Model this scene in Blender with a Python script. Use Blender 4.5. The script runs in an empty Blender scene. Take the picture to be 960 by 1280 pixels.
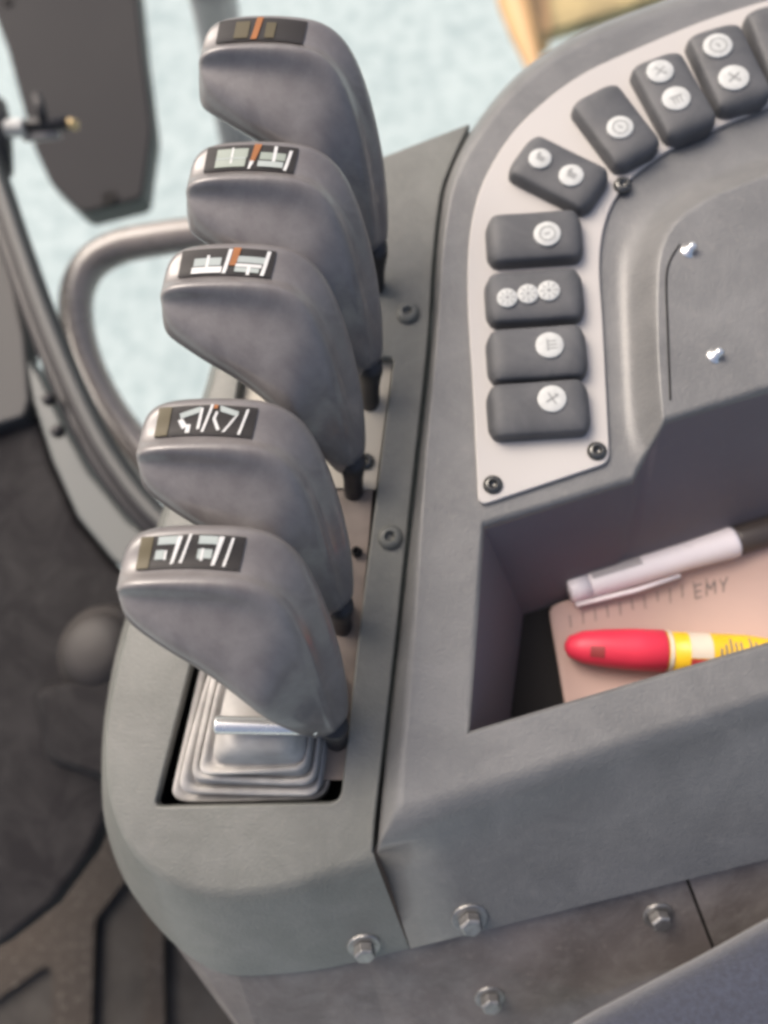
import bpy, bmesh, math, random
from mathutils import Vector, Matrix
from mathutils.bvhtree import BVHTree
random.seed(7)
S = bpy.context.scene
COL = S.collection
R = math.radians

# ------------------------------------------------------------------ camera
F, CX, CY = 960.0, 480.0, 640.0          # focal length and centre in photo pixels (960 x 1280)
H = 0.33                                  # lens height above the lever console's top, metres
NX, NY = 570.0, 880.0                     # where straight down lies in the picture
CAMP = Vector((0, 0, H))
zw = -Vector(((NX-CX)/F, -(NY-CY)/F, -1)).normalized()
yw = (Vector((0, 1, 0)) - zw*zw.y).normalized()
xw = yw.cross(zw)
M3 = Matrix((xw, yw, zw))
cam = bpy.data.objects.new('camera', bpy.data.cameras.new('camera'))
COL.objects.link(cam)
cam.matrix_world = Matrix.Translation(CAMP) @ M3.to_4x4()
cd = cam.data
cd.sensor_fit = 'VERTICAL'; cd.sensor_height = 36; cd.lens = 27
cd.clip_start = 0.01; cd.clip_end = 200
cd.dof.use_dof = True; cd.dof.focus_distance = 0.285; cd.dof.aperture_fstop = 27/6.0
S.camera = cam
FWD = M3 @ Vector((0, 0, -1))

def ray(px, py): return M3 @ Vector(((px-CX)/F, -(py-CY)/F, -1))
def at(px, py, z):
    d = ray(px, py); return CAMP + d*((z-H)/d.z)
def dep(px, py, d): return CAMP + ray(px, py)*d

# ------------------------------------------------------------------ light
W = bpy.data.worlds.new('World'); S.world = W; W.use_nodes = True
nt = W.node_tree; bg = nt.nodes['Background']; sky = nt.nodes.new('ShaderNodeTexSky')
SUN_EL, SUN_AZ = 48.0, 310.0             # azimuth clockwise from +y: the window side, left of the picture
sky.sky_type = 'NISHITA'; sky.sun_disc = False
sky.sun_elevation = R(SUN_EL); sky.sun_rotation = R(SUN_AZ)
sky.dust_density = 8.0; sky.air_density = 0.8; sky.ozone_density = 0.5
nt.links.new(sky.outputs[0], bg.inputs[0]); bg.inputs[1].default_value = 0.15
sd = Vector((math.sin(R(SUN_AZ))*math.cos(R(SUN_EL)), math.cos(R(SUN_AZ))*math.cos(R(SUN_EL)), math.sin(R(SUN_EL))))
sun = bpy.data.objects.new('sun', bpy.data.lights.new('sun', 'SUN')); COL.objects.link(sun)
sun.data.energy = 1.05; sun.data.angle = R(36); sun.data.color = (1, .975, .945)
sun.rotation_euler = sd.to_track_quat('Z', 'Y').to_euler(); sun.location = sd*5
S.view_settings.view_transform = 'Standard'; S.view_settings.look = 'None'
S.view_settings.exposure = 0.55; S.view_settings.gamma = 1
S.render.engine = 'CYCLES'
S.cycles.use_denoising = True
S.cycles.pixel_filter_type = 'GAUSSIAN'; S.cycles.filter_width = 3.6

# ------------------------------------------------------------------ materials
def mat(name, col, rough=.5, metal=0, spec=.5, var=.12, vscale=40, bump=.0, bscale=900, rvar=.1, speck=0, coat=0, sheen=0, col2=None, dust=0):
    m = bpy.data.materials.new(name); m.use_nodes = True
    n, l = m.node_tree.nodes, m.node_tree.links
    b = n['Principled BSDF']
    tc = n.new('ShaderNodeTexCoord')
    nz = n.new('ShaderNodeTexNoise'); nz.inputs['Scale'].default_value = vscale; nz.inputs['Detail'].default_value = 5
    l.new(tc.outputs['Object'], nz.inputs['Vector'])
    rp = n.new('ShaderNodeValToRGB')
    c2 = col2 or tuple(min(1, c*(1+var)) for c in col)
    rp.color_ramp.elements[0].position = .3; rp.color_ramp.elements[1].position = .7
    rp.color_ramp.elements[0].color = (*[c*(1-var) for c in col], 1)
    rp.color_ramp.elements[1].color = (*c2, 1)
    l.new(nz.outputs['Fac'], rp.inputs[0])
    out = rp.outputs[0]
    if speck:                              # fine dust specks
        s = n.new('ShaderNodeTexNoise'); s.inputs['Scale'].default_value = 260; s.inputs['Detail'].default_value = 3
        l.new(tc.outputs['Object'], s.inputs['Vector'])
        r2 = n.new('ShaderNodeValToRGB'); r2.color_ramp.elements[0].position = .58; r2.color_ramp.elements[1].position = .85
        r2.color_ramp.elements[0].color = (0, 0, 0, 1); r2.color_ramp.elements[1].color = (speck, speck, speck, 1)
        l.new(s.outputs['Fac'], r2.inputs[0])
        mx = n.new('ShaderNodeMix'); mx.data_type = 'RGBA'
        l.new(r2.outputs[0], mx.inputs['Factor']); l.new(out, mx.inputs['A']); mx.inputs['B'].default_value = (.42, .38, .33, 1)
        out = mx.outputs['Result']
    if dust:                               # patchy dry dust and rubbed haze
        s = n.new('ShaderNodeTexNoise'); s.inputs['Scale'].default_value = 34; s.inputs['Detail'].default_value = 9; s.inputs['Roughness'].default_value = .72
        s.inputs['Distortion'].default_value = .6
        l.new(tc.outputs['Object'], s.inputs['Vector'])
        r2 = n.new('ShaderNodeValToRGB'); r2.color_ramp.elements[0].position = .42; r2.color_ramp.elements[1].position = .72
        r2.color_ramp.elements[0].color = (0, 0, 0, 1); r2.color_ramp.elements[1].color = (dust, dust, dust, 1)
        l.new(s.outputs['Fac'], r2.inputs[0])
        mx = n.new('ShaderNodeMix'); mx.data_type = 'RGBA'
        l.new(r2.outputs[0], mx.inputs['Factor']); l.new(out, mx.inputs['A']); mx.inputs['B'].default_value = (.36, .35, .335, 1)
        out = mx.outputs['Result']
    l.new(out, b.inputs['Base Color'])
    mr = n.new('ShaderNodeMapRange'); mr.inputs['To Min'].default_value = max(.02, rough-rvar); mr.inputs['To Max'].default_value = min(1, rough+rvar)
    l.new(nz.outputs['Fac'], mr.inputs['Value']); l.new(mr.outputs[0], b.inputs['Roughness'])
    b.inputs['Metallic'].default_value = metal
    b.inputs['Specular IOR Level'].default_value = spec
    b.inputs['Coat Weight'].default_value = coat; b.inputs['Coat Roughness'].default_value = .15
    b.inputs['Sheen Weight'].default_value = sheen
    if bump:
        bn = n.new('ShaderNodeTexNoise'); bn.inputs['Scale'].default_value = bscale; bn.inputs['Detail'].default_value = 3
        l.new(tc.outputs['Object'], bn.inputs['Vector'])
        bp = n.new('ShaderNodeBump'); bp.inputs['Strength'].default_value = bump; bp.inputs['Distance'].default_value = .001
        l.new(bn.outputs['Fac'], bp.inputs['Height']); l.new(bp.outputs[0], b.inputs['Normal'])
    return m

MT = dict(
    knob=mat('knob_plastic', (.124, .114, .112), .40, coat=.6, rvar=.10, var=.14, vscale=32, bump=.08, bscale=900, speck=.04, dust=.30, col2=(.15, .136, .132)),
    plate=mat('console_plastic', (.132, .136, .124), .52, spec=.35, coat=.12, rvar=.10, var=.10, vscale=26, bump=.34, bscale=800, speck=.10, dust=.17),
    body=mat('dark_console_plastic', (.130, .131, .130), .48, spec=.4, coat=.3, rvar=.10, var=.10, vscale=24, bump=.34, bscale=800, speck=.10, dust=.17),
    tray=mat('tray_plastic', (.15, .132, .140), .7, spec=.3, var=.08, vscale=20, bump=.2, bscale=900, speck=.05),
    panel=mat('pale_panel', (.43, .41, .39), .5, var=.04, vscale=12, bump=.05),
    rocker=mat('rocker_plastic', (.066, .068, .073), .62, dust=.12, var=.15, vscale=50, bump=.08),
    disc=mat('white_icon', (.46, .47, .455), .6, var=.10, vscale=260),
    mark=mat('grey_icon_mark', (.25, .255, .25), .7),
    black=mat('black_rubber', (.016, .015, .015), .8, spec=.2),
    label=mat('label_black', (.016, .014, .014), .5, spec=.3),
    white=mat('label_white', (.62, .62, .60), .55, spec=.3),
    grey=mat('label_grey', (.36, .40, .38), .55, spec=.3),
    green=mat('label_green_grey', (.27, .31, .26), .4),
    olive=mat('label_olive', (.085, .070, .036), .5, spec=.3),
    orange=mat('label_orange_reflection', (.30, .11, .032), .55, spec=.3),  # orange reflection painted as flat strips on the lever labels
    steel=mat('zinc_steel', (.55, .54, .52), .32, metal=1, var=.15, vscale=200),
    darkscrew=mat('blackened_screw', (.10, .10, .095), .22, metal=.7),
    pin=mat('bright_pin', (.80, .80, .79), .26, metal=.85, var=.04),
    dull=mat('dull_bolt_steel', (.34, .33, .315), .45, metal=.9, var=.2, vscale=300),
    chrome=mat('chrome', (.80, .81, .82), .12, metal=1, var=.04),
    boot=mat('grey_boot_rubber', (.38, .366, .345), .8, spec=.2, var=.30, vscale=60, dust=.25, bump=.15, bscale=300),
    beige=mat('beige_plate', (.42, .39, .33), .5, var=.1, vscale=30),
    rail=mat('brown_slot_rail', (.16, .13, .11), .5, var=.3, vscale=60),
    base=mat('brown_grey_steel', (.122, .106, .100), .6, var=.28, vscale=22, bump=.25, bscale=500, speck=.2, dust=.28),
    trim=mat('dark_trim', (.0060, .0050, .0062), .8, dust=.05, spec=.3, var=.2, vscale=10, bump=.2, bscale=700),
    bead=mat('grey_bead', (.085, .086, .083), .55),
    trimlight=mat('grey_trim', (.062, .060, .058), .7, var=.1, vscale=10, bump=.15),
    trimgreen=mat('green_grey_trim', (.085, .092, .090), .5, var=.1, vscale=10),
    rubber=mat('seal_rubber', (.022, .02, .021), .5, var=.2),
    tube=mat('painted_tube', (.20, .175, .155), .28, var=.1, coat=.6),
    post=mat('post_paint', (.25, .23, .225), .35, coat=.2),
    floordark=mat('floor_mat_inlay', (.026, .022, .018), .75, var=.25, vscale=30, bump=.3, bscale=400, dust=.06),
    floor=mat('floor_mat', (.030, .0215, .0145), .7, var=.25, vscale=9, bump=.3, bscale=250, speck=.5),
    dome=mat('worn_brown_rubber', (.020, .0165, .015), .6, var=.3, vscale=40),
    fabric=mat('seat_fabric', (.036, .041, .060), .9, var=.25, vscale=500, bump=.6, bscale=1500, sheen=.3),
    paper=mat('pink_paper', (.47, .335, .29), .8, var=.04, vscale=30, bump=.1, bscale=200),
    ink=mat('grey_ink', (.17, .145, .135), .7),
    penwhite=mat('white_pen_plastic', (.80, .74, .75), .3, var=.03),
    pengrey=mat('pen_grey_print', (.42, .39, .39), .4),
    pendark=mat('pen_dark_grip', (.055, .045, .04), .4),
    red=mat('red_plastic', (.66, .033, .07), .5, var=.08, vscale=60),
    brown=mat('brown_scuff', (.30, .045, .045), .5),
    yellow=mat('yellow_print', (.72, .46, .02), .4),
    cream=mat('cream_print', (.62, .55, .45), .4),
    redprint=mat('red_print', (.45, .05, .05), .4),
    mirror=mat('panel_plastic', (.022, .0212, .023), .75, spec=.25, var=.12, vscale=6, bump=.15),
    mirrorside=mat('panel_edge', (.072, .080, .073), .5),
    brass=mat('brass', (.5, .38, .2), .4, metal=.6),
    orangeframe=mat('orange_paint', (.50, .31, .14), .5, var=.2, vscale=8),
    tan=mat('tan_tread', (.42, .33, .16), .7, var=.35, vscale=14, bump=.3, bscale=80),
)

def ground_mat():
    m = bpy.data.materials.new('pale_ground'); m.use_nodes = True
    n, l = m.node_tree.nodes, m.node_tree.links; b = n['Principled BSDF']
    tc = n.new('ShaderNodeTexCoord')
    def noise(sc, det, stops):
        z = n.new('ShaderNodeTexNoise'); z.inputs['Scale'].default_value = sc; z.inputs['Detail'].default_value = det
        z.inputs['Roughness'].default_value = .6
        l.new(tc.outputs['Object'], z.inputs['Vector'])
        r = n.new('ShaderNodeValToRGB'); l.new(z.outputs['Fac'], r.inputs[0])
        for e, (p, c) in zip(r.color_ramp.elements, stops): e.position = p; e.color = (*c, 1)
        return r.outputs[0]
    a = noise(3.0, 6, ((.3, (.37, .445, .445)), (.7, (.43, .505, .50))))
    c = noise(24, 9, ((.34, (.60, .66, .68)), (.55, (1, 1, 1))))
    mx = n.new('ShaderNodeMix'); mx.data_type = 'RGBA'; mx.blend_type = 'MULTIPLY'; mx.inputs['Factor'].default_value = .65
    l.new(a, mx.inputs['A']); l.new(c, mx.inputs['B']); l.new(mx.outputs['Result'], b.inputs['Base Color'])
    b.inputs['Roughness'].default_value = .95
    return m

# ------------------------------------------------------------------ helpers
def thing(name, label, cat, loc=(0, 0, 0), group=None):
    o = bpy.data.objects.new(name, None); COL.objects.link(o); o.location = loc
    o.empty_display_size = .02
    o['label'] = label; o['category'] = cat
    if group: o['group'] = group
    return o
def tag(o, label, cat, group=None):
    o['label'] = label; o['category'] = cat
    if group: o['group'] = group
    return o
def obj(name, bm, m, parent=None, smooth=True, bevel=0, seg=3, ang=30, recalc=True, label=None, loc=None):
    """link a bmesh with world coordinates as ONE object"""
    if recalc: bmesh.ops.recalc_face_normals(bm, faces=bm.faces)
    base = Vector((0, 0, 0))
    p = parent
    while p: base += Vector(p.location); p = p.parent
    if loc is not None: base = base + (Vector(loc)-base)
    bmesh.ops.translate(bm, verts=bm.verts, vec=-base)
    me = bpy.data.meshes.new(name); bm.to_mesh(me); bm.free()
    for f in me.polygons: f.use_smooth = smooth
    o = bpy.data.objects.new(name, me); COL.objects.link(o)
    for k in (m if isinstance(m, (list, tuple)) else [m]): me.materials.append(k)
    if parent: o.parent = parent
    elif loc is not None: o.location = loc
    if bevel:
        b = o.modifiers.new('bevel', 'BEVEL'); b.width = bevel; b.segments = seg; b.limit_method = 'ANGLE'; b.angle_limit = R(ang)
        b.harden_normals = True
    if label: o['label'] = label
    return o
def catmull(pts, n=6, closed=True):
    out = []; N = len(pts)
    P = [Vector(p) for p in pts]
    rng = range(N) if closed else range(N-1)
    for i in rng:
        a, b, c, d = (P[(i-1) % N], P[i], P[(i+1) % N], P[(i+2) % N]) if closed else (P[max(i-1, 0)], P[i], P[i+1], P[min(i+2, N-1)])
        for k in range(n):
            t = k/n
            out.append(.5*((2*b)+(c-a)*t+(2*a-5*b+4*c-d)*t*t+(3*b-a-3*c+d)*t**3))
    if not closed: out.append(P[-1])
    return out
def fillet(pts, r, n=5):
    """round the corners of a closed 2D px polygon; r a number or one per corner"""
    out = []; N = len(pts); P = [Vector(p) for p in pts]
    for i in range(N):
        rr = r[i] if isinstance(r, (list, tuple)) else r
        b = P[i]; a = P[i-1]; c = P[(i+1) % N]
        if rr <= 0: out.append(b); continue
        u = (a-b); v = (c-b)
        p0 = b+u.normalized()*min(rr, u.length*.49); p1 = b+v.normalized()*min(rr, v.length*.49)
        for k in range(n+1):
            t = k/n; out.append((1-t)**2*p0+2*t*(1-t)*b+t*t*p1)
    return out
def sheet(pts, z, dz, bm=None, holes=()):
    """px outline (with holes) laid at height z and extruded down by dz"""
    bm = bm or bmesh.new()
    loops = [[bm.verts.new(at(p[0], p[1], z)) for p in ps] for ps in [pts, *holes]]
    if not holes:
        top = [bm.faces.new(loops[0])]
    else:
        es = []
        for lp in loops:
            for i in range(len(lp)): es.append(bm.edges.new((lp[i-1], lp[i])))
        g = bmesh.ops.triangle_fill(bm, use_beauty=True, edges=es, normal=(0, 0, 1))
        top = [f for f in g['geom'] if isinstance(f, bmesh.types.BMFace)]
    for lp in loops:
        lo = [bm.verts.new(v.co - Vector((0, 0, dz))) for v in lp]
        for i in range(len(lp)): bm.faces.new((lp[i-1], lp[i], lo[i], lo[i-1]))
        if lp is loops[0] and not holes: bm.faces.new(lo[::-1])
    return bm
def loft(rings, bm=None, closed=True, cap0=False, cap1=False):
    bm = bm or bmesh.new()
    vs = [[bm.verts.new(p) for p in r] for r in rings]
    for a, b in zip(vs, vs[1:]):
        n = len(a)
        for i in range(n if closed else n-1):
            j = (i+1) % n
            bm.faces.new((a[i], a[j], b[j], b[i]))
    if cap0: bm.faces.new(vs[0][::-1])
    if cap1: bm.faces.new(vs[-1])
    return bm
def frame(d):
    d = d.normalized(); u = d.orthogonal().normalized(); return u, d.cross(u)
def tube(path, rad, n=14, bm=None, cap=True):
    path = [Vector(p) for p in path]; rings = []
    rad = rad if isinstance(rad, (list, tuple)) else [rad]*len(path)
    d0 = (path[1]-path[0]).normalized(); u, v = frame(d0)
    for i, p in enumerate(path):
        d = (path[min(i+1, len(path)-1)]-path[max(i-1, 0)]).normalized()
        u = (u-d*u.dot(d)).normalized(); v = d.cross(u)
        rings.append([p+(u*math.cos(2*math.pi*k/n)+v*math.sin(2*math.pi*k/n))*rad[i] for k in range(n)])
    return loft(rings, bm, True, cap, cap)
def lathe(c, axis, prof, n=24, bm=None, squash=1):
    """prof: (radius, height along axis)"""
    u, v = frame(axis); a = axis.normalized()
    rings = [[c+a*h+(u*math.cos(2*math.pi*k/n)+v*math.sin(2*math.pi*k/n))*r for k in range(n)] for r, h in prof]
    return loft(rings, bm, True, True, True)
def bvh(o):
    dg = bpy.context.evaluated_depsgraph_get(); e = o.evaluated_get(dg); me = e.to_mesh()
    bm = bmesh.new(); bm.from_mesh(me); bmesh.ops.transform(bm, matrix=o.matrix_world, verts=bm.verts)
    t = BVHTree.FromBMesh(bm); bm.free(); e.to_mesh_clear(); return t
def hit(t, px, py):
    d = ray(px, py).normalized(); p, n, i, ds = t.ray_cast(CAMP, d)
    if p is None: return None, None
    if n.dot(d) > 0: n = -n
    return p, n
def copy_tree(o, parent=None, skip=()):
    c = o.copy(); COL.objects.link(c); c.parent = parent
    for ch in [x for x in bpy.data.objects if x.parent == o]:
        if ch.name.split('.')[0] in skip: continue
        copy_tree(ch, c, skip)
    return c
def bolt(parent, p, n, r=.0055, name='bolt', washer=1.55):
    n = n.normalized()
    bm = lathe(p-n*.0005, n, [(r*washer, 0), (r*washer, .0011), (r*washer*.93, .0016), (r*.95, .0016)], 28)
    u, v = frame(n)
    rings = []
    for h, rr in ((.0014, 1), (.0052, 1), (.0060, .82)):
        rings.append([p+n*h+(u*math.cos(k*math.pi/3)+v*math.sin(k*math.pi/3))*r*rr for k in range(6)])
    loft(rings, bm, True, True, True)
    return obj(name, bm, MT['dull'], parent, smooth=False, bevel=.0005, seg=2)
def screw(parent, p, n, r=.0045, m='darkscrew', name='screw', h=.0024):
    n = n.normalized()
    bm = lathe(p-n*.0005, n, [(r, 0), (r, .0008), (r*.93, h*.65), (r*.7, h*.95), (r*.48, h+.0003), (r*.44, h+.0002), (r*.4, h*.35), (.0001, h*.3)], 26)
    return obj(name, bm, MT[m], parent)

# ------------------------------------------------------------------ setting
bm = bmesh.new(); GZ = -1.55
bmesh.ops.create_grid(bm, x_segments=60, y_segments=60, size=40)
for v in bm.verts: v.co.z = GZ
g = obj('ground', bm, ground_mat(), smooth=False); g['kind'] = 'structure'

FZ = -.42
bm = sheet([(-420, 700), (60, 860), (330, 930), (720, 1000), (900, 1500), (-420, 1700)], FZ, .03)
fl = obj('floor', bm, MT['floor'], smooth=False); fl['kind'] = 'structure'

# ribbed mat lying on the cab floor: raised ribs run away from the door
t = thing('floor_mat', 'brown grey ribbed rubber mat on the cab floor below the lever console', 'mat', at(150, 1240, FZ+.001))
holes = [fillet(q, 8) for q in ([(118, 1150), (178, 1072), (181, 1345), (112, 1345)], [(-80, 1302), (58, 1206), (66, 1216), (62, 1345), (-80, 1345)],
         [(203, 1098), (226, 1128), (296, 1270), (306, 1345), (207, 1345)])]
bm = sheet([(-300, 1150), (60, 960), (340, 1050), (470, 1450), (-300, 1600)], FZ+.016, .010, holes=holes)
obj('mat_frame', bm, MT['floor'], t, bevel=.003, smooth=False)
bm = sheet([(-300, 1150), (60, 960), (340, 1050), (470, 1450), (-300, 1600)], FZ+.006, .005)
obj('mat_base', bm, MT['floordark'], t, smooth=False)

# ------------------------------------------------------------------ lever console
lc = thing('lever_console', 'long grey moulded console with five levers rising through its slot', 'console', at(330, 800, -.05))
T = [(330, 252), (297, 350), (268, 480), (213, 640), (163, 790), (142, 880), (136, 945), (143, 1000), (161, 1045), (192, 1079), (236, 1101), (290, 1108), (355, 1099), (415, 1080), (466, 1064)]
B = [(320, 250), (287, 348), (258, 476), (203, 636), (152, 786), (132, 880), (126, 952), (130, 1030), (155, 1102), (200, 1165), (247, 1205), (296, 1222), (395, 1215), (458, 1201), (512, 1188)]
Rt = [(469, 1025), (480, 930), (496, 790), (514, 620), (534, 440), (540, 350), (546, 280), (556, 225), (588, 153)]
SB = -.042
Tc, Bc = catmull(T, 4, False), catmull(B, 4, False)
rt = catmull(Rt, 3, False)
def mixr(k): return [at(a.x, a.y, 0).lerp(at(b.x, b.y, SB), k) for a, b in zip(Tc, Bc)]
r0 = [at(a.x, a.y, 0) for a in Tc]
def prof(k, drop): return [p0.lerp(Vector((p1.x, p1.y, p0.z)), k)+Vector((0, 0, -drop)) for p0, p1 in zip(r0, mixr(1))]
bm = bmesh.new()
slot = fillet([(305, 447), (272, 640), (240, 825), (193, 1008), (425, 1003), (447, 800), (492, 447)], [4, 0, 0, 10, 16, 0, 6])
outer = [bm.verts.new(p) for p in r0] + [bm.verts.new(at(p.x, p.y, 0)) for p in rt]
inner = [bm.verts.new(at(p.x, p.y, 0)) for p in slot]
es = [bm.edges.new((lp[i-1], lp[i])) for lp in (outer, inner) for i in range(len(lp))]
bmesh.ops.triangle_fill(bm, use_beauty=True, edges=es, normal=(0, 0, 1))
prev = outer[:len(r0)]
for k, dr in ((.05, .0006), (.11, .0024), (.18, .0056), (.27, .0098), (.62, .0255), (.95, .0405), (1.0, .0432), (.985, .0445)):
    ring = [bm.verts.new(p) for p in prof(k, dr)]
    for i in range(len(ring)-1): bm.faces.new((prev[i], prev[i+1], ring[i+1], ring[i]))
    prev = ring
pr = outer[len(r0)-1:]+[outer[0]]
lo = [bm.verts.new(v.co-Vector((0, 0, .03))) for v in pr]
for i in range(len(pr)-1): bm.faces.new((pr[i], pr[i+1], lo[i+1], lo[i]))
lo = [bm.verts.new(v.co-Vector((0, 0, .005))) for v in inner]
for i in range(len(inner)): bm.faces.new((inner[i-1], inner[i], lo[i], lo[i-1]))
housing = obj('housing', bm, MT['plate'], lc, bevel=.0012, seg=2, ang=50)
bm = bmesh.new()
sl = fillet([(298, 440), (266, 640), (233, 825), (184, 1016), (430, 1012), (452, 800), (498, 440)], 6)
loft([[at(p.x, p.y, 0)+Vector((0, 0, -.0052)) for p in sl], [at(p.x, p.y, 0)+Vector((0, 0, -.035)) for p in sl]], bm, True, False, True)
obj('slot_liner', bm, MT['black'], lc, smooth=False)
bm = sheet(fillet([(296, 470), (288, 520), (296, 600), (446, 612), (470, 612), (493, 440), (305, 440)], 3), -.0058, .002)
obj('mounting_plate', bm, MT['beige'], lc, smooth=False, bevel=.0005)
bm = sheet([(420, 613), (466, 613), (434, 975), (385, 975)], -.0062, .002)
obj('slot_rail', bm, MT['rail'], lc, smooth=False)
bpy.context.view_layer.update()
tb = bvh(housing)
for px, py in ((510, 392), (488, 672)):
    p, n = hit(tb, px, py); screw(lc, p, n, .0056, 'plate', h=.0034)
screw(lc, at(457, 577, -.0056), Vector((0, 0, 1)), .004)
p, n = hit(tb, 455, 1181); bolt(lc, p, n, .0048)
# small black studs along the slot
for px, py in ((446, 690), (434, 760), (421, 848)):
    screw(lc, at(px, py, -.005), Vector((0, 0, 1)), .0024, 'black', 'stud', .004)

# ------------------------------------------------------------------ right console
SZ = .012
E = [(468, 1066), (478, 960), (497, 790), (516, 620), (536, 440), (541, 350), (547, 280), (557, 225), (588, 160), (642, 94), (712, 45), (802, 8), (903, -25), (1010, -52), (1120, -78)]
Rr = [(506, 1003), (514, 880), (524, 740), (533, 590), (547, 430), (553, 345), (560, 280), (572, 228), (602, 174), (654, 111), (722, 64), (808, 29), (905, -3), (1012, -30), (1120, -54)]
sc_ = thing('switch_console', 'grey moulded side console with a storage tray, beside the lever console', 'console', at(720, 800, -.06))
bm = bmesh.new()
ec = [at(p.x, p.y, 0)+Vector((.0009, 0, -.001)) for p in catmull(E, 4, False)]
rc = [at(p.x, p.y, SZ) for p in catmull(Rr, 4, False)]
V = bm.verts.new
nE = len(ec)
vr = [V(p) for p in rc]
vm = [V(a.lerp(b, .38)+Vector((0, 0, .0030))) for a, b in zip(rc, ec)]
vm2 = [V(a.lerp(b, .80)+Vector((0, 0, .0022))) for a, b in zip(rc, ec)]
ve = [V(p) for p in ec]
vl = [V(p+Vector((0, 0, -.07))) for p in ec]
for a, b in ((vr, vm), (vm, vm2), (vm2, ve), (ve, vl)):
    for i in range(nE-1): bm.faces.new((a[i], a[i+1], b[i+1], b[i]))
# front skirt rows: ridge -> sloping face -> lip
XR = 1120
def line(a, b, z, n=8): return [at(a[0]+(b[0]-a[0])*k/n, a[1]+(b[1]-a[1])*k/n, z) for k in range(n+1)]
f0 = [vr[0]]+[V(p) for p in line((506, 1003), (XR, 812), SZ)[1:]]
f1 = [vm[0]]+[V(p+Vector((0, 0, .0022))) for p in line((492, 1027), (XR, 822), SZ-.0045)[1:]]
f1b = [vm2[0]]+[V(p) for p in line((476, 1053), (XR, 842), SZ-.0070)[1:]]
f2 = [ve[0]]+[V(p) for p in line((468, 1066), (XR, 872), -.002)[1:]]
f3 = [V(p) for p in line((484, 1095), (XR, 935), -.014)]
f4 = [V(p) for p in line((513, 1186), (XR, 1034), SB+.002)]
f5 = [V(p+Vector((0, 0, -.004))) for p in line((513, 1187), (XR, 1035), SB+.002)]
for a, b in ((f0, f1), (f1, f1b), (f1b, f2), (f2, f3), (f3, f4), (f4, f5)):
    for i in range(len(a)-1): bm.faces.new((a[i], a[i+1], b[i+1], b[i]))
bm.faces.new((vl[0], ve[0], f3[0], f4[0]))
# top surface (open C) and the raised pad, tray walls
TZ = -.052
o_fl, o_fr = (580, 922), (XR, 764)
P0 = [(600, 650), (789, 592)]
PB = [(789, 592), (772, 562), (764, 450), (757, 330), (764, 282), (788, 244), (836, 207), (900, 178), (XR, 90)]
PT = [(830, 518), (827, 480), (824, 420), (825, 345), (833, 305), (852, 276), (888, 252), (935, 232), (XR, 165)]
PZ = .027
pbc = [V(at(p.x, p.y, SZ)) for p in catmull(PB, 3, False)]
ptc = [V(at(p.x, p.y, PZ)) for p in catmull(PT, 3, False)]
vfl, vfr = V(at(*o_fl, SZ)), V(at(*o_fr, SZ))
vbl = V(at(600, 650, SZ))
bm.faces.new(f0[::-1]+vr[1:]+pbc[::-1]+[vbl, vfl, vfr])
rows = [pbc]
for k, hk in ((.18, .0), (.38, .05), (.56, .22), (.72, .52), (.86, .82), (.94, .95)):
    rows.append([V(p.co.lerp(q.co, k)+Vector((0, 0, (hk-k)*(PZ-SZ)))) for p, q in zip(pbc, ptc)])
rows.append(ptc)
for p, q in zip(rows, rows[1:]):
    for i in range(len(p)-1): bm.faces.new((p[i], p[i+1], q[i+1], q[i]))
ptr = V(at(XR, 428, PZ))
bm.faces.new(ptc+[ptr])
# tray: rounded lip round the opening, then the walls as their own part
top = [vfl, vbl]+[r[0] for r in rows]+[ptr]
offs = [(7, -8)]+[(6, 12)]+[(2, 13)]*len(rows)+[(2, 13)]
def px_of(p):
    c = M3.transposed() @ (p-CAMP); return CX+F*c.x/-c.z, CY-F*c.y/-c.z
def shift(v, o, k, dz):
    x, y = px_of(v.co); return at(x+o[0]*k, y+o[1]*k, v.co.z-dz)
lip = [top]
for k, dz in ((.35, .0003), (.7, .0013), (1.0, .0032)):
    lip.append([V(shift(v, o, k, dz)) for v, o in zip(top, offs)])
for p, q in zip(lip, lip[1:]):
    for i in range(len(p)-1): bm.faces.new((p[i], p[i+1], q[i+1], q[i]))
lipf = [[vfr, vfl]]
for k, dz, l in zip((.35, .7, 1.0), (.0003, .0013, .0032), lip[1:]):
    lipf.append([V(at(XR, o_fr[1]-9*k, SZ-dz)), l[0]])
for p, q in zip(lipf, lipf[1:]): bm.faces.new((p[0], p[1], q[1], q[0]))
ends = [v.co.copy() for v in lip[-1]]; endf = lipf[-1][0].co.copy()
body = obj('body', bm, MT['body'], sc_)
wn = body.modifiers.new('wn', 'WEIGHTED_NORMAL'); wn.keep_sharp = False; wn.weight = 80
bm = bmesh.new()
n_ = len(ends)
bot = [at(632, 945, TZ), at(654, 768, TZ)]
for i in range(2, n_-1):
    k = (i-2)/(n_-4); bot.append(at(762+28*k, 735-10*k, TZ))
bot.append(at(XR, 610, TZ))
tops = [[bm.verts.new(p) for p in ends]]
for k in (.25, .5, .75): tops.append([bm.verts.new(p.lerp(q, k)) for p, q in zip(ends, bot)])
tops.append([bm.verts.new(p) for p in bot])
for p, q in zip(tops, tops[1:]):
    for i in range(1, n_-1): bm.faces.new((p[i], p[i+1], q[i+1], q[i]))
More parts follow.
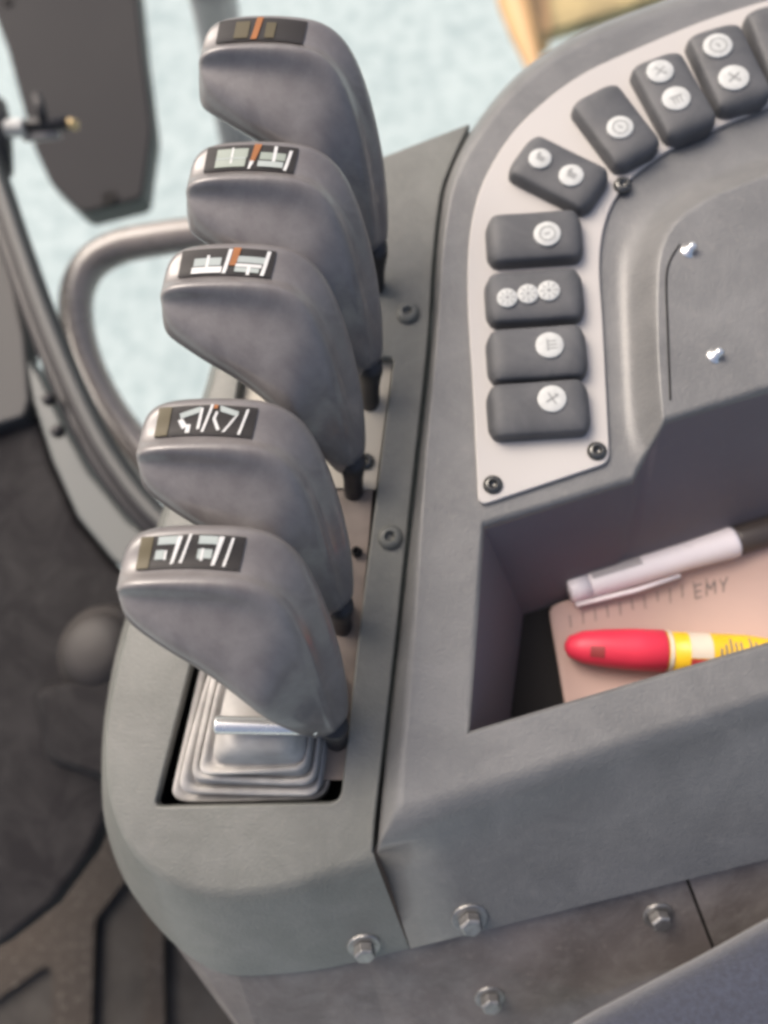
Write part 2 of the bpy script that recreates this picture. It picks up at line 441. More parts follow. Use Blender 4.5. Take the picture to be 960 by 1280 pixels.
# corner to the left wall keeps its own vertices so the corner stays crisp
v1 = [bm.verts.new(p) for p in (ends[0], ends[1], bot[1], bot[0])]; bm.faces.new(v1)
v2 = [bm.verts.new(p) for p in (endf, ends[0], bot[0], at(XR, 800, TZ))]; bm.faces.new(v2)
obj('tray_wall', bm, MT['tray'], sc_)
bm = bmesh.new()
bm.faces.new([bm.verts.new(at(*p, TZ)+Vector((0, 0, -.0006))) for p in ((640, 745), (790, 705), (XR, 590), (XR, 825), (615, 965))])
obj('tray_floor', bm, MT['black'], sc_, smooth=False)
# groove line and screws on the pad
bm = bmesh.new()
gp = catmull([(838, 500), (835, 420), (833, 350), (838, 325), (850, 305)], 5, False)
loft([[at(p.x-1.2, p.y, PZ+.0004) for p in gp], [at(p.x+1.2, p.y, PZ+.0004) for p in gp]], bm, False)
obj('groove', bm, MT['black'], sc_, smooth=False)
for px, py in ((860, 315), (893, 446)):
    obj('peg', lathe(at(px, py, PZ-.001), Vector((.25, .1, 1)), [(.0036, 0), (.0036, .0010), (.0019, .0012), (.0018, .0045), (.0012, .0050), (.0001, .0051)], 20), MT['pin'], sc_)
bpy.context.view_layer.update()
tb2 = bvh(body)
p, n = hit(tb2, 587, 1147); bolt(sc_, p, n, .0052)

# ------------------------------------------------------------------ switch panel
PNZ = SZ+.0022
sp = thing('switch_board', 'pale grey curved panel screwed to the side console, full of black rocker switches', 'switch panel', at(670, 500, SZ))
out = catmull([(590, 470), (585, 390), (585, 320), (592, 265), (610, 214), (650, 155), (718, 98), (800, 58), (900, 18), (1010, -14), (XR, -40)], 5, False)
inn = catmull([(XR, 66), (1010, 112), (900, 158), (832, 190), (786, 226), (760, 268), (750, 325), (754, 400)], 5, False)
pts = list(out)+list(inn)+fillet([(754, 402), (763, 578), (598, 633), (590, 472)], [0, 14, 14, 0])[1:-1]
bm = sheet(pts, PNZ, .0026)
obj('face_plate', bm, MT['panel'], sp, smooth=False, bevel=.0009, seg=3, ang=40)
for px, py in ((778, 232), (746, 564), (616, 606)): screw(sp, at(px, py, PNZ), Vector((0, 0, 1)), .0042)

RL, RW, RH = .0218, .0124, .0085
def rocker(c0, ax, icons, label, style='disc', L=RL, Wd=RW):
    """c0 px centre, ax px pair for the long axis, icons px list"""
    c = at(*c0, PNZ+.004); c.z = PNZ
    d = at(*ax[1], PNZ+.004)-at(*ax[0], PNZ+.004); d.z = 0; d.normalize(); w = Vector((-d.y, d.x, 0))
    def h(t, s): return RH*(max(0, 1-abs(t)**7)**.5)*(.62+.38*max(0, 1-abs(s)**2.6)**.5)+.0010*t*t
    bm = bmesh.new(); g = []
    N, K = 20, 14
    for i in range(N+1):
        t = math.sin((i/N-.5)*math.pi)
        row = []
        for j in range(K+1):
            s = math.sin((j/K-.5)*math.pi)
            # softly rounded corners
            cr = 1-.10*max(0, abs(s)-.6)/.4*max(0, abs(t)-.8)/.2
            hh = h(t, s) if (0 < i < N and 0 < j < K) else -.001
            row.append(bm.verts.new(c+d*(t*L*cr)+w*(s*Wd*cr)+Vector((0, 0, hh))))
        g.append(row)
    for i in range(N):
        for j in range(K): bm.faces.new((g[i][j], g[i+1][j], g[i+1][j+1], g[i][j+1]))
    o = obj('rocker_switch', bm, MT['rocker'], sp, label=label, bevel=0, loc=None)
    o.modifiers.new('soft', 'SUBSURF').levels = 1; o.modifiers['soft'].render_levels = 1
    bpy.context.view_layer.update(); tr = bvh(o)
    for (px, py), rd, k in icons:
        p, n = hit(tr, px, py)
        if p is None: continue
        n = (n+Vector((0, 0, 1.5))).normalized()
        bm = lathe(p-n*.0006, n, [(rd, 0), (rd, .0012), (rd*.96, .00135), (rd*.5, .0014), (.0001, .0014)], 28)
        dd = obj('icon_disc', bm, MT['disc'], o)
        u = (d-n*d.dot(n)).normalized(); v = n.cross(u)
        q = p+n*.00095
        bm = bmesh.new()
        def bar(x, y, a, b, an=0):
            ca, sa = math.cos(an), math.sin(an)
            vs = []
            for sx, sy in ((-1, -1), (1, -1), (1, 1), (-1, 1)):
                X, Y = sx*a, sy*b; vs.append(bm.verts.new(q+u*(x+X*ca-Y*sa)*rd+v*(y+X*sa+Y*ca)*rd))
            bm.faces.new(vs)
        if k == 'ring':
            for m in range(10): an = m*math.pi/5; bar(.55*math.cos(an), .55*math.sin(an), .05, .16, an)
            bar(0, 0, .2, .07, .4)
        elif k == 'wheel':
            for m in range(8): an = m*math.pi/4; bar(.6*math.cos(an), .6*math.sin(an), .22, .05, an)
            bar(0, 0, .16, .16, .4)
        elif k == 'dark':
            bar(.05, .0, .36, .26); bar(-.3, .28, .12, .24)
        elif k == 'lamp':
            bar(-.15, 0, .06, .45); bar(.2, .28, .3, .05); bar(.2, 0, .3, .05); bar(.2, -.28, .3, .05)
        elif k == 'cross':
            bar(0, 0, .5, .06, .5); bar(0, 0, .06, .5, .5); bar(.3, .3, .12, .05)
        else:
            bar(0, .2, .45, .05); bar(0, -.15, .06, .4); bar(.25, -.2, .2, .05)
        for f in bm.faces:
            if f.normal.dot(n) < 0: f.normal_flip()
        # marks are part of the disc's printed face: join them as a second material
        bm.normal_update()
        me = dd.data; me.materials.append(MT['mark'])
        b2 = bmesh.new(); b2.from_mesh(me); bs = Vector(dd.parent.parent.location)
        for f in bm.faces:
            nf = b2.faces.new([b2.verts.new(vv.co-bs) for vv in f.verts]); nf.material_index = 1
        b2.to_mesh(me); b2.free(); bm.free()
    return o
D5 = .0060
rocker((673, 512), ((613, 516), (734, 508)), [((690, 499), D5, 'cross')], 'lowest rocker on the panel, one round white icon')
rocker((671, 443), ((611, 447), (732, 439)), [((687, 432), D5, 'lamp')], 'second rocker from the bottom, one round white icon')
rocker((668, 372), ((607, 376), (729, 368)), [((634, 373), .0045, 'wheel'), ((660, 368), .0046, 'wheel'), ((686, 364), .0048, 'wheel')], 'rocker with three small round white icons in a row')
rocker((668, 298), ((608, 302), (728, 294)), [((684, 293), D5, 'ring')], 'rocker with one white icon, above the three-icon rocker')
rocker((698, 218), ((648, 193), (748, 243)), [((675, 199), .0052, 'dark'), ((714, 220), .0056, 'dark')], 'slanted rocker at the bend, two white icons with dark centres')
rocker((769, 159), ((738, 118), (800, 200)), [((775, 160), .0060, 'ring')], 'slanted rocker with one white icon next to the panel screw')
rocker((841, 121), ((816, 76), (866, 166)), [((825, 90), .0062, 'cross'), ((845, 124), .0064, 'lamp')], 'slanted rocker with two white icons, upper one dim', Wd=.0126, L=.0232)
rocker((910, 86), ((888, 40), (932, 132)), [((897, 58), .0066, 'ring'), ((917, 98), .0068, 'cross')], 'slanted rocker with two bright white icons', Wd=.0130, L=.0236)
rocker((982, 58), ((962, 10), (1002, 106)), [], 'rocker cut off by the right edge of the picture', Wd=.0134, L=.024)

# ------------------------------------------------------------------ control levers
DK = .252
sec = [  # R ridge px, I inner px, O outer-top px, extra depth (mm) of R
    ((142, 738), (150, 764), (153, 690), 2.5),
    ((152, 733), (163, 783), (166, 667), .8),
    ((175, 731), (185, 800), (186, 657), .0),
    ((210, 730), (216, 822), (217, 653), -.3),
    ((250, 730), (250, 841), (256, 652), -.4),
    ((292, 732), (281, 864), (297, 653), .0),
    ((326, 740), (303, 882), (338, 658), 1),
    ((352, 760), (323, 898), (376, 682), 3),
    ((374, 795), (340, 908), (402, 732), 8),
    ((391, 835), (360, 916), (421, 786), 15),
    ((404, 874), (378, 922), (433, 836), 24),
    ((412, 902), (393, 924), (437, 874), 35),
    ((417, 920), (406, 922), (436, 902), 41),
]
LP = dep(243, 735, DK)
rings = []
for i, (Rp, Ip, Op, dz) in enumerate(sec):
    dz = dz/1000
    Rv, Iv, Ov = Vector(Rp), Vector(Ip), Vector(Op)
    tail = max(0, (i-6)/6)
    back = (Ov-Rv).length*DK/F*(.24+.50*tail)        # how far the outer strip falls back
    roll = .0040*max(0, min(1, (i+.5)/2, (8.2-i)/2.6))       # the raised roll between label face and front face
    def P(q, dd): return dep(q.x, q.y, DK+dz+dd)
    rings.append([
        P(Rv, -roll), P(Rv.lerp(Iv, .10), -roll*.65), P(Rv.lerp(Iv, .21), .0008), P(Rv.lerp(Iv, .42), .0014), P(Rv.lerp(Iv, .78), .0026), P(Iv, .0075),
        P(Iv.lerp(Ov, .04), .018-.004*tail),
        P(Iv.lerp(Ov, .45), back+.020), P(Ov.lerp(Iv, .10), back+.015),
        P(Ov, back+.0045), P(Ov.lerp(Rv, .10), back-.0008), P(Rv.lerp(Ov, .62), back*.68), P(Rv.lerp(Ov, .27), back*.3+.0006), P(Rv.lerp(Ov, .12), -roll*.6)])
LP = dep(243, 735, DK)
lev = thing('control_lever', 'nearest grey control lever, its label showing two bracket shaped icons', 'control lever', at(420, 925, -.01), 'control levers in the console slot')
bm = loft(rings, None, True, True, True)
bmesh.ops.recalc_face_normals(bm, faces=bm.faces)
tmp = obj('knob', bm, MT['knob'], lev)
sm = tmp.modifiers.new('soft', 'SUBSURF'); sm.levels = 3; sm.render_levels = 3
bpy.context.view_layer.update()
tk = bvh(tmp)
# label, wrapped on the knob's top face
LQ = [(178, 672), (308, 672), (299, 715), (170, 714)]
def lab(x, y):
    a = Vector(LQ[0]).lerp(Vector(LQ[1]), x); b = Vector(LQ[3]).lerp(Vector(LQ[2]), x); q = a.lerp(b, y)
    bulge = -6*math.sin(math.pi*x); return q.x, q.y+bulge*(.6)
def patch(quad, off, bm, nx=1, ny=1):
    """label-space quad (4 points) -> grid wrapped on the knob"""
    q = [Vector(p) for p in quad]; g = []
    for j in range(ny+1):
        row = []
        for i in range(nx+1):
            u = q[0].lerp(q[1], i/nx).lerp(q[3].lerp(q[2], i/nx), j/ny)
            p, n = hit(tk, *lab(u.x, u.y))
            if p is None: print('MISS', u); continue
            row.append(bm.verts.new(p+n*off))
        if len(row) == nx+1: g.append(row)
    for j in range(len(g)-1):
        for i in range(nx): bm.faces.new((g[j][i], g[j][i+1], g[j+1][i+1], g[j+1][i]))
def make_label(parent, shapes):
    bm = bmesh.new(); patch([(0, 0), (1, 0), (1, 1), (0, 1)], .00045, bm, 24, 10)
    lb = obj('label', bm, MT['label'], parent, recalc=False)
    bym = {}
    for m, quad in shapes: bym.setdefault(m, []).append(quad)
    bm = bmesh.new(); idx = []
    for k, (m, qs) in enumerate(bym.items()):
        idx.append(MT[m])
        for q in qs:
            n0 = len(bm.faces); patch(q, .00075+.00003*k, bm, 6, 5)
            bm.faces.ensure_lookup_table()
            for f in bm.faces[n0:]: f.material_index = k
    obj('symbol', bm, idx, lb, recalc=False)
    return lb
def bx(m, x0, y0, x1, y1): return (m, [(x0, y0), (x1, y0), (x1, y1), (x0, y1)])
def sl_(m, x, y0=.03, y1=.88, w=.04, k=.05): return (m, [(x, y0), (x+w, y0), (x+w-k, y1), (x-k, y1)])
def tri(m, a, b, c, d): return (m, [a, b, c, d])
L1 = [bx('olive', .0, .02, .12, .98), bx('grey', .17, .04, .35, .27), tri('white', (.355, .04), (.40, .04), (.355, .86), (.325, .90)),
      bx('grey', .165, .43, .245, .72), bx('white', .25, .45, .275, .74), sl_('white', .46, .0, .86, .026, .05),
      bx('grey', .56, .04, .74, .27), tri('white', (.75, .04), (.80, .04), (.755, .90), (.72, .92)),
      bx('grey', .57, .42, .615, .72), bx('grey', .63, .42, .71, .70), bx('white', .605, .40, .628, .78), sl_('white', .87, .05, .92, .026, .04)]
L2 = [bx('olive', .0, .02, .13, .98), tri('grey', (.22, .25), (.42, .06), (.42, .24), (.24, .43)), tri('white', (.425, .08), (.455, .10), (.45, .78), (.42, .80)),
      tri('white', (.215, .48), (.26, .42), (.325, .68), (.275, .78)), bx('white', .31, .62, .355, .92), sl_('white', .525, .0, .9, .026, .055),
      bx('orange', .555, .0, .595, .12), tri('grey', (.62, .02), (.82, .18), (.80, .33), (.63, .20)), tri('white', (.77, .40), (.825, .22), (.715, .86), (.68, .90)),
      tri('white', (.585, .2), (.61, .22), (.59, .52), (.565, .45)), tri('white', (.57, .48), (.60, .45), (.66, .80), (.63, .83)), sl_('white', .89, .08, .94, .026, .045)]
L3 = [bx('grey', .15, .34, .44, .62), bx('white', .14, .66, .46, .92), bx('grey', .15, .66, .44, .72), bx('white', .28, .25, .31, .7), sl_('white', .50, .05, .95, .04, .03),
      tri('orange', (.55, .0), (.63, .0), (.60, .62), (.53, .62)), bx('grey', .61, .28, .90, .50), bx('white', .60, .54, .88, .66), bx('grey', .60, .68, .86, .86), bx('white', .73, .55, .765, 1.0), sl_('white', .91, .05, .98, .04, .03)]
L4 = [bx('green', .12, .15, .46, .48), bx('green', .12, .53, .45, .86), bx('white', .28, .12, .30, .7), bx('grey', .12, .48, .45, .53),
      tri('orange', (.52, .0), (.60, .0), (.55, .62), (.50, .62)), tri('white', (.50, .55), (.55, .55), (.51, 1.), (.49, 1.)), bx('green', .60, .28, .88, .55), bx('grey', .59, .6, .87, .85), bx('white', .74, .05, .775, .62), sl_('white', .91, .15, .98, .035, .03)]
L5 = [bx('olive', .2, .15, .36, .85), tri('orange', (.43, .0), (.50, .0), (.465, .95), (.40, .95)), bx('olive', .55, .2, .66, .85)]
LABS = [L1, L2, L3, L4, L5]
lab_o = make_label(lev, L1)
# stem and the dark joint at the knob's foot
s0, s1 = dep(417, 905, DK+.046), at(421, 926, -.0055)
bm = tube([s0.lerp(s1, k/6) for k in range(7)], [.0055, .0058, .0050, .0045, .0045, .0045, .0045])
obj('stem', bm, MT['rubber'], lev)
# origin offsets of the other four
RIDGES = [(243, 730), (262, 563), (288, 362), (318, 230), (331, 68)]
zk = LP.z
NAMES = [None,
    'second nearest grey control lever, its label showing two pointed blade icons',
    'middle grey control lever, white grid icons and a painted orange reflection on its label',
    'fourth grey control lever from the front, pale green window icons on its label',
    'farthest grey control lever beside the grey post, olive marks and a painted orange reflection on its label']
base0 = at(*RIDGES[0], zk)
DZL = [0, -.004, -.003, -.002, .001]
levers = [lev]
for k in range(1, 5):
    c = lev.copy(); COL.objects.link(c); c['label'] = NAMES[k]
    for ch in [x for x in bpy.data.objects if x.parent == lev and x.name.split('.')[0] in ('knob', 'stem')]:
        q = ch.copy(); COL.objects.link(q); q.parent = c
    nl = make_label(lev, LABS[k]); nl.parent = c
    off = at(*RIDGES[k], zk+DZL[k])-base0
    c.location = Vector(lev.location)+off
    levers.append(c)
# chrome pin across the foot of the nearest lever
bm = tube([dep(268, 906, .288), dep(330, 907, .289), dep(398, 908, .290)], .0034, 18)
obj('pin', bm, MT['pin'], lev, bevel=.0012, ang=50)
# corrugated rubber boot round the stem
ctr = Vector((345, 905))
bo = [(222, 997), (408, 999), (428, 830), (262, 822)]
rings = []
zs = [(-.018, 1.05), (-.008, 1.05), (-.006, 1.035), (-.0055, .975), (-.0105, .955), (-.0105, .94), (-.0005, .935), (.0012, .92), (.0016, .86), (-.0035, .84), (-.0035, .825),
      (.0060, .82), (.0078, .805), (.0082, .745), (.0035, .725), (.0035, .71), (.0125, .705), (.0143, .69), (.0147, .64), (.011, .62), (.0115, .60), (.021, .54), (.026, .46), (.030, .36), (.032, .22), (.032, .08)]
random.seed(11)
tip = Vector((368, 880))
for z, k in zs:
    c2 = ctr.lerp(tip, 1-k)
    q = fillet([c2+(Vector(p)-ctr)*k for p in bo], 24*k+(60*max(0, .66-k) if k < .66 else 0), 4)
    rings.append([at(p.x+3.0*math.sin(p.y*.07+z*420)*k, p.y+4.2*math.sin(p.x*.035+z*260)*k, -.01)+Vector((0, 0, z+.01+.0026*math.sin(p.x*.045+p.y*.05+z*90)*k)) for p in q])
bm = loft(rings, None, True, False, True)
bo_ = obj('boot', bm, MT['boot'], lev); bo_.modifiers.new('soft', 'SUBSURF').levels = 1; bo_.modifiers['soft'].render_levels = 1

# ------------------------------------------------------------------ tray contents
tp = TZ+.003
def bend(x): return .0012*math.sin(x*.03)
bm = bmesh.new()
g = []
for j in range(9):
    row = []
    for i in range(15):
        a = Vector((685, 757)).lerp(Vector((1110, 640)), i/14); b = Vector((710, 905)).lerp(Vector((1110, 790)), i/14); q = a.lerp(b, j/8)
        z = tp+.0022*(j/8-.35)**2*6*(.3+i/14)+.0012*math.sin(i*.7+j*.4)+.004*max(0, 1-j/2)*(i/14)
        row.append(bm.verts.new(at(q.x, q.y, z)))
    g.append(row)
for j in range(8):
    for i in range(14): bm.faces.new((g[j][i], g[j][i+1], g[j+1][i+1], g[j+1][i]))
pp = thing('paper', 'creased pinkish paper lying in the console tray under the pens', 'paper', at(800, 800, TZ+.001))
ps = obj('paper_sheet', bm, MT['paper'], pp)
md = ps.modifiers.new('soft', 'SUBSURF'); md.levels = 2; md.render_levels = 2
sol = ps.modifiers.new('thick', 'SOLIDIFY'); sol.thickness = .0006; sol.offset = -1
bpy.context.view_layer.update(); tpp = bvh(ps)
bm = bmesh.new()
def stroke(a, b, w=1.4):
    a, b = Vector(a), Vector(b); d = (b-a).normalized(); n = Vector((-d.y, d.x))*w/2
    vs = []
    for q in (a+n, b+n, b-n, a-n):
        p, nn = hit(tpp, q.x, q.y)
        if p is None: return
        vs.append(bm.verts.new(p+nn*.0004))
    bm.faces.new(vs)
for i in range(12):
    x = 712+i*15.5; y = 770-(x-712)*.27
    stroke((x+random.uniform(-1, 1), y-1), (x+1.5, y+random.uniform(11, 17)), 1.3)
X, Y = 868, 732
for (a, b) in (((0, 0), (1, 16)), ((0, 0), (9, -2)), ((0, 8), (8, 6)), ((1, 16), (9, 14)),
               ((15, -4), (15, 13)), ((15, -4), (20, 5)), ((20, 5), (25, -7)), ((25, -7), (26, 10)),
               ((31, -8), (36, 0)), ((41, -11), (36, 0)), ((36, 0), (36, 8))):
    stroke((X+a[0], Y+a[1]), (X+b[0], Y+b[1]), 1.7)
obj('print', bm, MT['ink'], pp, smooth=False)

# white pen lying against the tray's back wall
pz = TZ+.010
a, b = at(711, 739, pz), at(918, 677, pz); c_ = at(1060, 634, pz)
ax = (b-a).normalized()
pn = thing('pen', 'white click pen with dark grip lying along the back of the tray', 'pen', at(815, 708, TZ+.004))
Lw = (b-a).length
def rod(a, ax, prof, n=22, bm=None): return lathe(a, ax, prof, n, bm)
obj('barrel', rod(a+ax*.010, ax, [(.0060, 0), (.0064, .001), (.0067, Lw*.6), (.0076, Lw-.012), (.0074, Lw-.0102)]), MT['penwhite'], pn, ang=50)
obj('cap', rod(a, ax, [(.0054, 0), (.0062, .0012), (.0062, .0098)]), MT['penwhite'], pn)
obj('grip', rod(b, ax, [(.0066, .0002), (.0070, .002), (.0068, (c_-b).length)]), MT['pendark'], pn)
vw = (CAMP-a.lerp(b, .5)).normalized(); sd_ = ax.cross(vw).normalized(); vw = sd_.cross(ax).normalized()
bm = bmesh.new()
def strip(bm, s0, s1, r, a0, a1, org=a, axx=ax, U=None, Vv=None, n=6):
    U = U or sd_; Vv = Vv or vw
    rr = r if isinstance(r, tuple) else (r, r)
    loft([[org+axx*s0+(U*math.cos(a0+(a1-a0)*k/n)+Vv*math.sin(a0+(a1-a0)*k/n))*rr[0] for k in range(n+1)],
          [org+axx*s1+(U*math.cos(a0+(a1-a0)*k/n)+Vv*math.sin(a0+(a1-a0)*k/n))*rr[1] for k in range(n+1)]], bm, False)
strip(bm, .0115, .036, .0069, 1.9, 2.8)
obj('printed_band', bm, MT['pengrey'], pn)
bm = tube([a+ax*.001-sd_*.0-vw*0+sd_*.0072+vw*.001, a+ax*.03+sd_*.0086+vw*.001, a+ax*.052+sd_*.0080+vw*.001], [.0011, .0013, .0010], 10)
obj('clip', bm, MT['penwhite'], pn)

# red and yellow marker on the paper
mz = TZ+.013
a, b = at(706, 808, mz), at(1010, 822, mz-.001)
ax2 = (b-a).normalized(); K = (at(831, 813, mz)-a).length/125          # metres per photo px along it
mk = thing('marker', 'stubby marker with tapered red cap and yellow printed barrel on the paper', 'marker', at(800, 820, TZ+.006))
obj('cap', rod(a, ax2, [(.0015, 0), (.0048, 5*K), (.0075, 22*K), (.0088, 50*K), (.0096, 85*K), (.0097, 123*K), (.0090, 125*K)], 30), MT['red'], mk)
obj('barrel', rod(a, ax2, [(.0089, 125.5*K), (.0091, 170*K), (.0090, 225*K), (.0070, 268*K), (.0055, 300*K)], 30), MT['yellow'], mk)
vw2 = (CAMP-a.lerp(b, .4)).normalized(); s2 = ax2.cross(vw2).normalized(); vw2 = s2.cross(ax2).normalized()
def band(name, m, s0, s1, r, a0=0, a1=math.pi*2):
    bm = bmesh.new(); strip(bm, s0*K, s1*K, r, a0, a1, a, ax2, s2, vw2, 24); return obj(name, bm, MT[m], mk)
band('collar', 'cream', 126, 131, .0094)
pr = bmesh.new()
def pb(m, s0, s1, r, a0, a1, i):
    n0 = len(pr.faces); strip(pr, s0*K, s1*K, r, a0, a1, a, ax2, s2, vw2, 12); pr.faces.ensure_lookup_table()
    for f in pr.faces[n0:]: f.material_index = i
pb('cream', 151, 178, .00925, 1.3, 2.9, 0); pb('redprint', 151, 180, .00925, .1, 1.25, 1)
for q in range(12):
    s = 186+q*6; r_ = .00935 if s < 222 else .0093
    pb('ink', s, s+2.5, r_, 1.2+random.uniform(-.2, .2), 1.6+random.uniform(0, .9), 2)
pb('redprint', 212, 232, .00945, .5, .9, 1); pb('redprint', 240, 262, .0093, .8, 1.2, 1); pb('ink', 248, 252, .0094, 1.2, 2.3, 2)
obj('print', pr, [MT['cream'], MT['redprint'], MT['ink']], mk)
bm = bmesh.new(); u0 = a+ax2*(36*K)
strip(bm, 29*K, 46*K, (.0081, .0089), 1.05, 1.65, a, ax2, s2, vw2, 8)
obj('scuff', bm, MT['brown'], mk)

# ------------------------------------------------------------------ lower panels, seat
def slope(pts0, pts1, z0, z1, thick=.004):
    bm = bmesh.new()
    a = [bm.verts.new(at(*p, z0)) for p in pts0]; b = [bm.verts.new(at(*p, z1)) for p in pts1]
    for i in range(len(a)-1): bm.faces.new((a[i], a[i+1], b[i+1], b[i]))
    bmesh.ops.recalc_face_normals(bm, faces=bm.faces)
    if sum((f.normal.dot(ray(480, 900)) for f in bm.faces)) > 0: bmesh.ops.reverse_faces(bm, faces=bm.faces)
    return bm
lp = thing('base_panel', 'brown grey dusty steel panel bolted below the consoles', 'panel', at(550, 1250, -.12))
bm = slope([(196, 1150), (243, 1196), (296, 1214), (395, 1207), (458, 1193), (512, 1180), (854, 1092)],
           [(240, 1200), (300, 1290), (340, 1345), (420, 1345), (500, 1345), (560, 1345), (930, 1290)], -.044, -.105)
o = obj('sheet', bm, MT['base'], lp, recalc=False, smooth=False); s_ = o.modifiers.new('thick', 'SOLIDIFY'); s_.thickness = .004; s_.offset = -1
bpy.context.view_layer.update(); tl = bvh(o)
for px, py in ((822, 1143), (612, 1246)):
    p, n = hit(tl, px, py); bolt(lp, p, n, .0048, washer=1.45)
bm = slope([(858, 1091), (960, 1066), (1120, 1026)], [(934, 1290), (1040, 1260), (1200, 1220)], -.045, -.106)
o = obj('end_panel', bm, MT['base'], None, recalc=False, smooth=False); s_ = o.modifiers.new('thick', 'SOLIDIFY'); s_.thickness = .004; s_.offset = -1
tag(o, 'short grey steel panel right of the seam, above the blue seat', 'panel')
bm = slope([(840, 1093), (876, 1084)], [(915, 1292), (955, 1283)], -.052, -.113)
obj('seam_backing', bm, MT['black'], lp, recalc=False, smooth=False)
# seat cushion corner
ed = catmull([(650, 1330), (720, 1280), (800, 1237), (880, 1195), (960, 1151), (1060, 1098), (1180, 1040)], 4, False)
rings = []
for k, (off, z) in enumerate([(0, -.075), (-3, -.060), (0, -.047), (10, -.038), (30, -.032), (80, -.029), (200, -.028)]):
    rings.append([at(p.x+off*.45, p.y+off*.9, z) for p in ed])
bm = loft(rings, None, False)
se = obj('seat', bm, MT['fabric'], None, loc=at(900, 1290, -.08)); tag(se, 'blue grey woven fabric seat corner at the bottom right of the picture', 'seat')

# ------------------------------------------------------------------ door side
# big dark lining with a lighter upper part
dr = thing('door_lining', 'dark plastic cab door lining, pale grey above and black below', 'door', at(60, 800, -.20))
LZ = -.16
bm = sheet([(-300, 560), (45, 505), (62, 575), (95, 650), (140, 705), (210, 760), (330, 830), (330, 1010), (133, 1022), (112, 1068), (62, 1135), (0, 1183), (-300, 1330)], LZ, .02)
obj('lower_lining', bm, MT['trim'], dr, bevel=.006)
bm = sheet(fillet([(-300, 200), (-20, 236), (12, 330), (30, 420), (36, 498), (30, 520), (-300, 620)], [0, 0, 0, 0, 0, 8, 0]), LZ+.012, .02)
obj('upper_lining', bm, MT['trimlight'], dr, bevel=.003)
bm = sheet([(28, 440), (50, 470), (78, 530), (112, 590), (160, 650), (230, 705), (300, 740), (300, 800), (215, 752), (140, 700), (96, 646), (64, 575), (40, 500)], LZ+.010, .03)
obj('edge_strip', bm, MT['trimgreen'], dr, bevel=.003)
# rubber seal with its bright bead
sp_ = catmull([(-60, 90), (-12, 200), (22, 300), (52, 385), (82, 460), (114, 530), (150, 590), (200, 650), (280, 715)], 5, False)
ws = thing('window_seal', 'curved black rubber seal with a grey bead framing the cab window', 'window seal', at(100, 500, -.15))
SZ2 = -.135
obj('seal', tube([at(p.x, p.y, SZ2) for p in sp_], .0085, 12), MT['rubber'], ws)
bm = tube([at(p.x+1, p.y, SZ2+.008) for p in sp_], .0042, 10)
obj('bead', bm, MT['bead'], ws)
sp2 = [Vector((p.x-11, p.y+5)) for p in sp_]
obj('seal_flange', tube([at(p.x, p.y, SZ2-.006) for p in sp2], .0075, 12), MT['rubber'], ws)
for q in ((64, 500), (75, 540)):
    c = at(q[0], q[1], SZ2+.006)
    obj('clip', lathe(c, Vector((-.3, -.2, 1)), [(.0045, 0), (.0045, .003), (.0028, .006), (.0014, .0062)], 14), MT['rubber'], ws)
# handrail
hp = catmull([(430, 278), (330, 284), (262, 291), (200, 299), (150, 309), (115, 329), (97, 362), (96, 405), (108, 455), (132, 505), (160, 545), (200, 590), (255, 640), (330, 690), (400, 720)], 6, False)
rl = obj('handrail', tube([at(p.x, p.y, -.19) for p in hp], .0132, 18), MT['tube'], None, loc=at(120, 400, -.19))
tag(rl, 'bent beige metal grab rail outside the window, left of the levers', 'handrail')
po = obj('post', tube([at(257+k*6.9, -60+k*40, -.20-k*.05) for k in range(9)], .024, 18), MT['post'], None, loc=at(262, 100, -.28))
tag(po, 'upright grey tube beside the farthest lever at the top', 'post')
# dark tapered panel outside
mr = thing('mirror_housing', 'dark grey tapered plastic panel with a bolt hole, outside the window', 'panel', at(100, 130, -.36))
pm = fillet([(-120, -80), (165, -80), (178, 60), (190, 160), (178, 247), (102, 266), (62, 228), (40, 180), (8, 60), (-30, -40)], [0, 0, 10, 10, 10, 10, 6, 6, 6, 0])
bm = sheet(pm, -.30, .026)
hs = obj('housing', bm, [MT['mirror'], MT['mirrorside']], mr, bevel=.004, ang=40)
for f in hs.data.polygons:
    if abs(f.normal.z) < .5: f.material_index = 1
obj('bolt_hole', lathe(at(137, 248, -.2998), Vector((0, 0, 1)), [(.008, -.002), (.008, .0012), (.005, .0016), (.004, .0004)], 18), MT['black'], mr)
obj('bolt_hole', lathe(at(10, 3, -.2998), Vector((0, 0, 1)), [(.0055, -.002), (.0055, .0012), (.0035, .0016), (.003, .0004)], 18), MT['black'], mr)
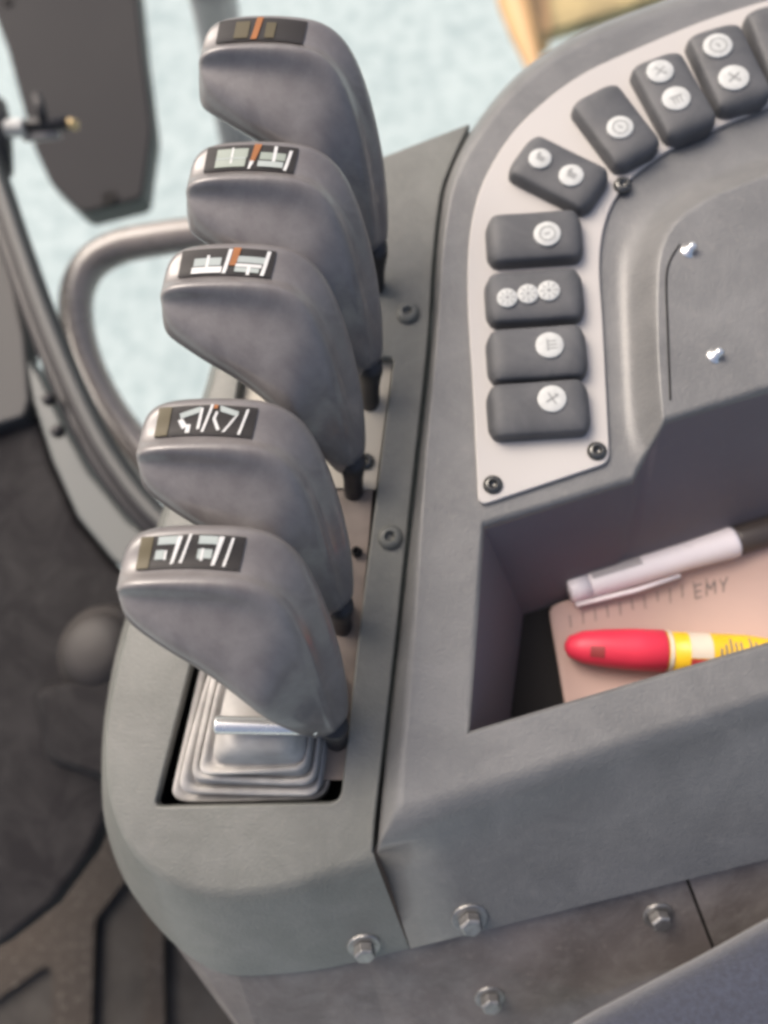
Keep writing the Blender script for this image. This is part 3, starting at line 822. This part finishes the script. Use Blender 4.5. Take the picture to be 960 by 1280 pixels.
# latch held at the window edge
lt = thing('window_latch', 'small dark window latch with a white roller, at the upper left edge', 'latch', at(30, 160, -.20))
LZ2 = -.16
obj('hinge_block', tube([at(-8, 130, LZ2-.02), at(-4, 160, LZ2-.02), at(4, 215, LZ2-.02)], [.010, .012, .008], 12), MT['rubber'], lt)
obj('roller', tube([at(8, 162, LZ2), at(14, 161, LZ2), at(31, 159, LZ2)], [.0062, .0068, .0066], 18), MT['white'], lt, bevel=.001, ang=50)
obj('bar', tube([at(30, 171, LZ2-.006), at(74, 167, LZ2-.006)], .0040, 14), MT['post'], lt)
obj('body', tube([at(32, 158, LZ2), at(40, 156, LZ2), at(86, 154, LZ2)], [.0042, .0050, .0050], 12), MT['rubber'], lt)
obj('lever', tube([at(55, 152, LZ2+.004), at(50, 132, LZ2+.008), at(46, 118, LZ2+.010)], [.0035, .0042, .0036], 12), MT['rubber'], lt)
obj('end_cap', tube([at(86, 154, LZ2), at(95, 156, LZ2)], .0040, 14), MT['brass'], lt)
# dark rubber dome and box between the console and the door
pd = thing('pedal_boot', 'dark brown grey rubber dome on a box, left of the lever console', 'rubber boot', at(110, 880, -.16))
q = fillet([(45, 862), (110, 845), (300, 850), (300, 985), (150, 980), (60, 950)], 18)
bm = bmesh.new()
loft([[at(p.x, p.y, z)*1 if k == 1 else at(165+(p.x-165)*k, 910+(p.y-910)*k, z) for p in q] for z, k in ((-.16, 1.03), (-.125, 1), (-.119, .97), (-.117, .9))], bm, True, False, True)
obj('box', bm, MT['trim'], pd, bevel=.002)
bm = lathe(at(135, 815, -.135), Vector((0, 0, 1)), [(.031, -.02), (.030, .0), (.0285, .008), (.0255, .013), (.024, .0135), (.0225, .0165), (.018, .0205), (.011, .023), (.0001, .0235)], 36)
obj('dome', bm, MT['dome'], pd)

# ------------------------------------------------------------------ machine step outside
st = thing('machine_step', 'orange edged step with tan tread outside, beyond the console top', 'step', at(740, 30, -1.0))
Z1 = -.78
obj('rail', tube([at(634, -60, Z1), at(643, 0, Z1), at(655, 40, Z1), at(670, 90, Z1), at(676, 112, Z1)], [.034, .030, .024, .012, .007], 14), MT['orangeframe'], st)
bm = sheet([(655, -60), (668, 42), (760, 14), (850, -18), (850, -90)], Z1-.05, .03)
obj('tread', bm, MT['tan'], st, smooth=False)
bm = sheet([(652, -60), (662, 44), (690, 36), (680, -60)], Z1-.045, .05)
obj('bracket', bm, MT['orangeframe'], st, smooth=False)
